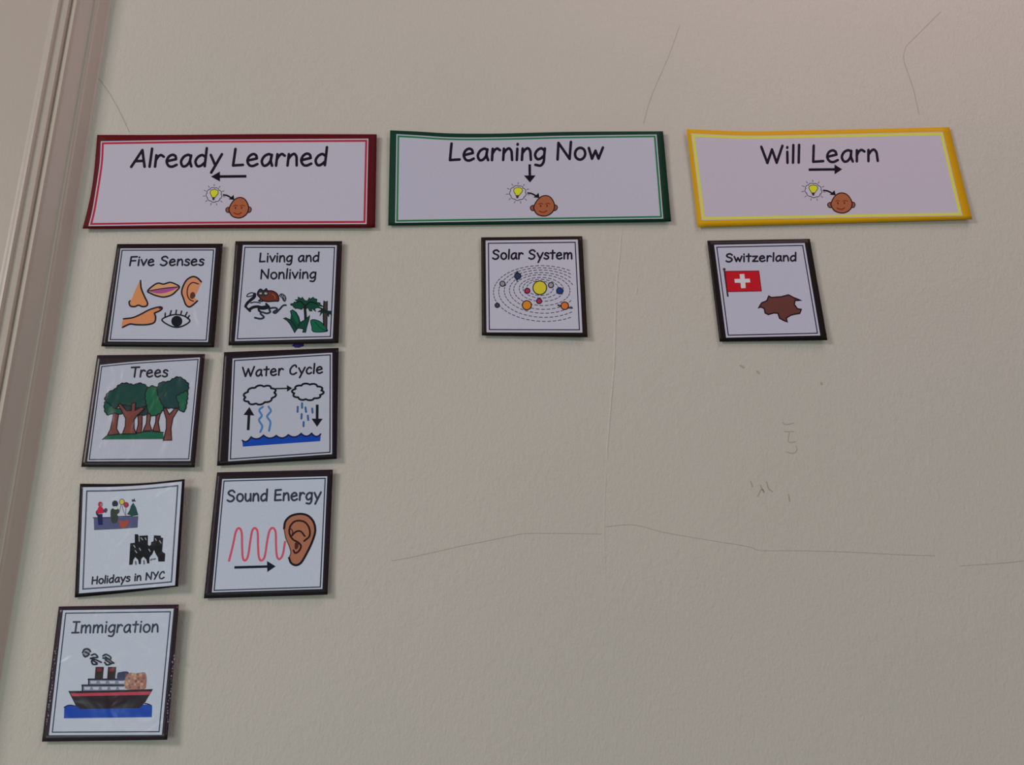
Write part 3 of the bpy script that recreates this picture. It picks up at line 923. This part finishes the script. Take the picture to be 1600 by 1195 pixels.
# --- Immigration
k = Card('topic_card', 'shiny laminated card reading Immigration with a steamship on blue water', 'card', G2, (60, 935, 5.1957),
         [(165, 65), (1141, 48), (1046, 1146), (28, 1162)], [(200, 95), (1098, 82), (1002, 1105), (85, 1109)],
         (2.0, 7.0, 7.0, 3.0, -0.8, -0.6), (42, 34, 40), (158, 163, 175), gloss=1.2)
k.border((48, 50, 70), 3.8, 1.8)
k.text([('Immigration', (112.4, 988.6), (247.0, 987.0), (1.6, -17.4))], 2.3, (50, 52, 68))
HH = (95, 1000, 9.1937)
P = k.pen(HH)
P.fill((26, 62, 148), [(50, 962), (110, 937), (200, 942), (1200, 925), (1250, 925), (1312, 950), (1306, 1106), (44, 1122)], False)
P.stroke((24, 32, 62), 1.5, [(50, 965), (90, 942), (140, 934), (205, 945)]); P.z = 15; P.stroke((24, 32, 62), 1.5, [(1210, 910), (1255, 918), (1300, 940)])
P.build('sea_print', k.root, k.origin)
P = k.pen(HH, 20)
P.fill((40, 30, 36), [(108, 730), (700, 722), (1322, 702), (1210, 892), (1130, 975), (280, 988), (215, 940)], False)
P.fill((164, 56, 72), [(140, 765), (700, 752), (1300, 735), (1268, 785), (165, 806)], False); P.build('ship_hull_print', k.root, k.origin)
P = k.pen(HH, 18)
for x0, x1, y0, y1 in ((312, 905, 648, 726), (402, 905, 562, 636)):
    P.z = 18
    P.fill((112, 116, 136), [(x0, y0), (x1, y0), (x1, y1), (x0, y1)], False)
    P.stroke((28, 28, 40), 2.0, [(x0 - 6, y0), (x1, y0)]); P.z -= 1; P.stroke((28, 28, 40), 1.7, [(x0, y0), (x0 - 2, y1)])
    n = int((x1 - x0) / 132)
    for i in range(n + 1):
        xx = x0 + 20 + i * (x1 - x0 - 20) / (n + 0.6)
        P.z = 21; P.fill((164, 167, 180), [(xx, y0 + 24), (xx + 95, y0 + 24), (xx + 85, y1 - 14), (xx + 12, y1 - 14)], False)
P.build('ship_decks_print', k.root, k.origin)
for dx in (0, 178):
    P = k.pen(HH, 22)
    P.fill((46, 36, 34), [(500 + dx, 384), (616 + dx, 384), (600 + dx, 558), (486 + dx, 558)], False)
    P.fill((106, 42, 50), [(520 + dx, 400), (592 + dx, 400), (586 + dx, 450), (518 + dx, 450)], False); P.build('ship_funnel_print', k.root, k.origin)
P = k.pen(HH, 22)
P.disc((128, 130, 142), (365, 178), 48, 44)
for q in ([(312, 180), (340, 132), (395, 128), (425, 165)], [(322, 205), (350, 238), (405, 200), (350, 170)],
          [(440, 215), (490, 200), (528, 245), (470, 250), (425, 262)], [(428, 262), (500, 282), (580, 318)], [(440, 300), (460, 345), (520, 345)], [(450, 285), (520, 330)],
          [(605, 225), (650, 205), (715, 245), (700, 275), (640, 240)], [(605, 255), (680, 275), (760, 330)], [(630, 320), (665, 355), (740, 330)], [(640, 285), (720, 335)]):
    P.z = 24; P.stroke((34, 36, 46), 2.0, q)
P.build('smoke_print', k.root, k.origin)
P = k.pen(HH, 24)
P.fill((54, 58, 82), [(812, 480), (850, 458), (965, 455), (960, 562), (820, 572)])
P.fill((142, 104, 92), [(930, 540), (985, 470), (1060, 478), (1120, 470), (1200, 462), (1228, 540), (1222, 640), (1200, 700), (1060, 708), (925, 690)])
rnd = random.Random(7)
for i in range(34):
    P.z = 27 + i % 3
    xx, yy = 945 + (i % 7) * 42 + rnd.uniform(-10, 10), 500 + (i // 7) * 46 + rnd.uniform(-10, 10)
    P.disc(rnd.choice([(164, 124, 96), (150, 92, 84), (128, 80, 78), (170, 136, 112), (148, 100, 88), (112, 74, 74)]), (xx, yy), rnd.uniform(15, 24))
P.build('passengers_print', k.root, k.origin)

def bubbles(card, pts, r, seed):
    rnd = random.Random(seed)
    V, F = [], []
    for p in resample(pts, 4.6):
        px, py, rr = p[0] + rnd.uniform(-1.2, 1.2), p[1] + rnd.uniform(-1.2, 1.2), r * rnd.uniform(0.5, 1.25)
        c = len(V)
        V.append(card.surf(px, py, 60))
        for a in range(7):
            V.append(card.surf(px + rr * math.cos(a * math.tau / 7), py - rr * 1.3 * math.sin(a * math.tau / 7), 6))
        for a in range(7):
            F.append([c, c + 1 + a, c + 1 + (a + 1) % 7])
    m = mat((112, 106, 118), 0.9, 'laminate')  # pale grey puts the sparkle of the clear laminate edge into the colour
    o = mesh_object('laminate_glint_bubbles', V, F, [m], card.root, None, card.origin, True)
    o['kind'] = 'stuff'
    o['label'] = 'tiny air bubbles at the laminate edge, coloured pale for their sparkle'
bubbles(k, [(88, 1012), (84, 1040), (81, 1070), (77, 1100), (73, 1132)], 1.3, 2)
bubbles(k, [(272, 1024), (269, 1050), (266, 1080), (263, 1100), (262, 1128)], 1.3, 5)

# --- Solar System
k = Card('topic_card', 'black bordered card reading Solar System with planets on dashed orbits', 'card', G2, (740, 360, 6.8263),
         [(80, 73), (1159, 61), (1216, 1139), (88, 1120)], [(128, 108), (1111, 96), (1161, 1089), (138, 1086)],
         (2.5, 3.5, 4.5, 3.0, -0.5, -0.5), (38, 31, 28), (158, 154, 167), gloss=0.35)
k.border((24, 22, 36), 3.5, 1.6)
k.text([('Solar System', (769.6, 404.6), (894.4, 404.2), (0.0, -13.8))], 1.85)
P = k.pen()
ORB = [(742, 672, 530, 297), (738, 662, 470, 264), (735, 652, 408, 230), (732, 645, 350, 196), (728, 636, 300, 164), (722, 628, 236, 128), (716, 620, 190, 100), (708, 615, 140, 78)]
for j, (cx, cy, rx, ry) in enumerate(ORB):
    per = 2 * math.pi * math.sqrt((rx * rx + ry * ry) / 2)
    n = int(per / 46)
    for i in range(n):
        a0 = 2 * math.pi * i / n
        q = []
        for t in (0, 0.5, 1):
            a = a0 + t * 2 * math.pi / n * 0.56
            x, y = rx * math.cos(a), ry * math.sin(a)
            q.append((cx + x - 0.02 * y, cy + y + 0.03 * x))
        if max(p[0] for p in q) > 1058 or (j == 0 and q[0][0] < 440 and q[0][1] > 960) or (j < 2 and q[0][1] > 940 + 35 * (1 - j) and q[0][0] < 460):
            continue
        P.z = 14; P.stroke((74, 70, 82), 0.95, q)
P.build('orbits_print', k.root, k.origin)
def planet(name, rgb, cxy, r, extra=None):
    P = k.pen(z=17)
    if extra: extra(P)
    P.disc(rgb, cxy, r); P.ring((36, 32, 36), 1.2, cxy, r); P.build(name, k.root, k.origin)
planet('sun_print', (212, 172, 50), (706, 611), 72)
planet('planet_print', (132, 130, 134), (825, 583), 27)
planet('planet_print', (34, 58, 122), (918, 643), 33)
planet('planet_print', (160, 46, 76), (573, 643), 27)
planet('planet_print', (156, 44, 76), (699, 753), 27)
planet('planet_print', (212, 118, 40), (568, 797), 48)
planet('planet_print', (190, 100, 48), (972, 803), 40, lambda P: P.stroke((56, 52, 56), 2.2, [(902, 797), (975, 818), (1050, 826)]))
planet('planet_print', (126, 126, 128), (308, 568), 27)
planet('planet_print', (60, 62, 70), (252, 798), 23)
planet('planet_print', (44, 56, 86), (470, 486), 33, lambda P: P.fill((34, 42, 66), [(464, 425), (492, 480), (462, 548), (436, 488)], False))

# --- Switzerland
k = Card('topic_card', 'black bordered card reading Switzerland with red cross flag and brown map shape', 'card', G2, (1095, 365, 6.8286),
         [(68, 75), (1163, 55), (1351, 1136), (200, 1152)], [(142, 120), (1108, 100), (1275, 1086), (270, 1109)],
         (2.5, 3.5, 4.5, 2.5, -0.4, -0.5), (32, 27, 27), (156, 153, 167), gloss=0.35)
k.border((26, 24, 40), 2.9, 1.6)
k.text([('Switzerland', (1134.4, 408.9), (1244.6, 407.4), (-0.4, -12.2))], 1.8)
P = k.pen()
P.stroke((52, 40, 48), 2.0, [(250, 385), (288, 666)]); P.disc((60, 46, 56), (250, 380), 15); P.build('flag_pole_print', k.root, k.origin)
P = k.pen(z=18)
s = [(260, 402), (618, 398), (646, 611), (284, 618)]
P.fill((168, 30, 38), s, False); P.stroke((106, 24, 34), 1.0, s, False, True)
P.fill((186, 180, 192), [(414, 432), (464, 430), (470, 482), (522, 480), (528, 520), (475, 522), (479, 580), (430, 582), (424, 524), (364, 524), (358, 484), (420, 482)], False)
P.build('flag_print', k.root, k.origin)
P = k.pen()
s = [(615, 792), (650, 738), (705, 715), (725, 665), (752, 680), (860, 672), (935, 652), (1000, 686), (1072, 712), (1006, 712), (998, 755), (1030, 800), (1072, 808), (1056, 850), (1010, 858),
     (960, 870), (912, 900), (922, 940), (892, 930), (840, 902), (824, 850), (780, 845), (720, 863), (686, 846), (678, 800), (642, 782)]
P.fill((92, 54, 50), s, False); P.stroke((36, 26, 32), 1.6, s, False, True); P.build('map_print', k.root, k.origin)

# --- blue putty peeking out under one card
def putty():
    c = at(466, 538.5, 0.0)
    V, F = [], []
    n, m = 18, 7
    rnd = random.Random(3)
    wob = [1 + rnd.uniform(-.16, .16) for _ in range(n)]
    for j in range(m + 1):
        f = j / m
        for i in range(n):
            a = 2 * math.pi * i / n
            r = math.cos(f * math.pi / 2) * wob[i]
            V.append(Vector((c.x + 0.0054 * r * math.cos(a), -0.0019 * math.sin(f * math.pi / 2), c.z + 0.0030 * r * math.sin(a))))
    for j in range(m):
        for i in range(n):
            F.append([j * n + i, (j + 1) * n + i, (j + 1) * n + (i + 1) % n, j * n + (i + 1) % n])
    o = mesh_object('sticky_putty', V, F, [mat((48, 44, 104), 0.0, 'putty')], None, None, c, True)
    o['label'] = 'dark blue putty lump peeking from under the Living and Nonliving card'
    o['category'] = 'putty'
putty()
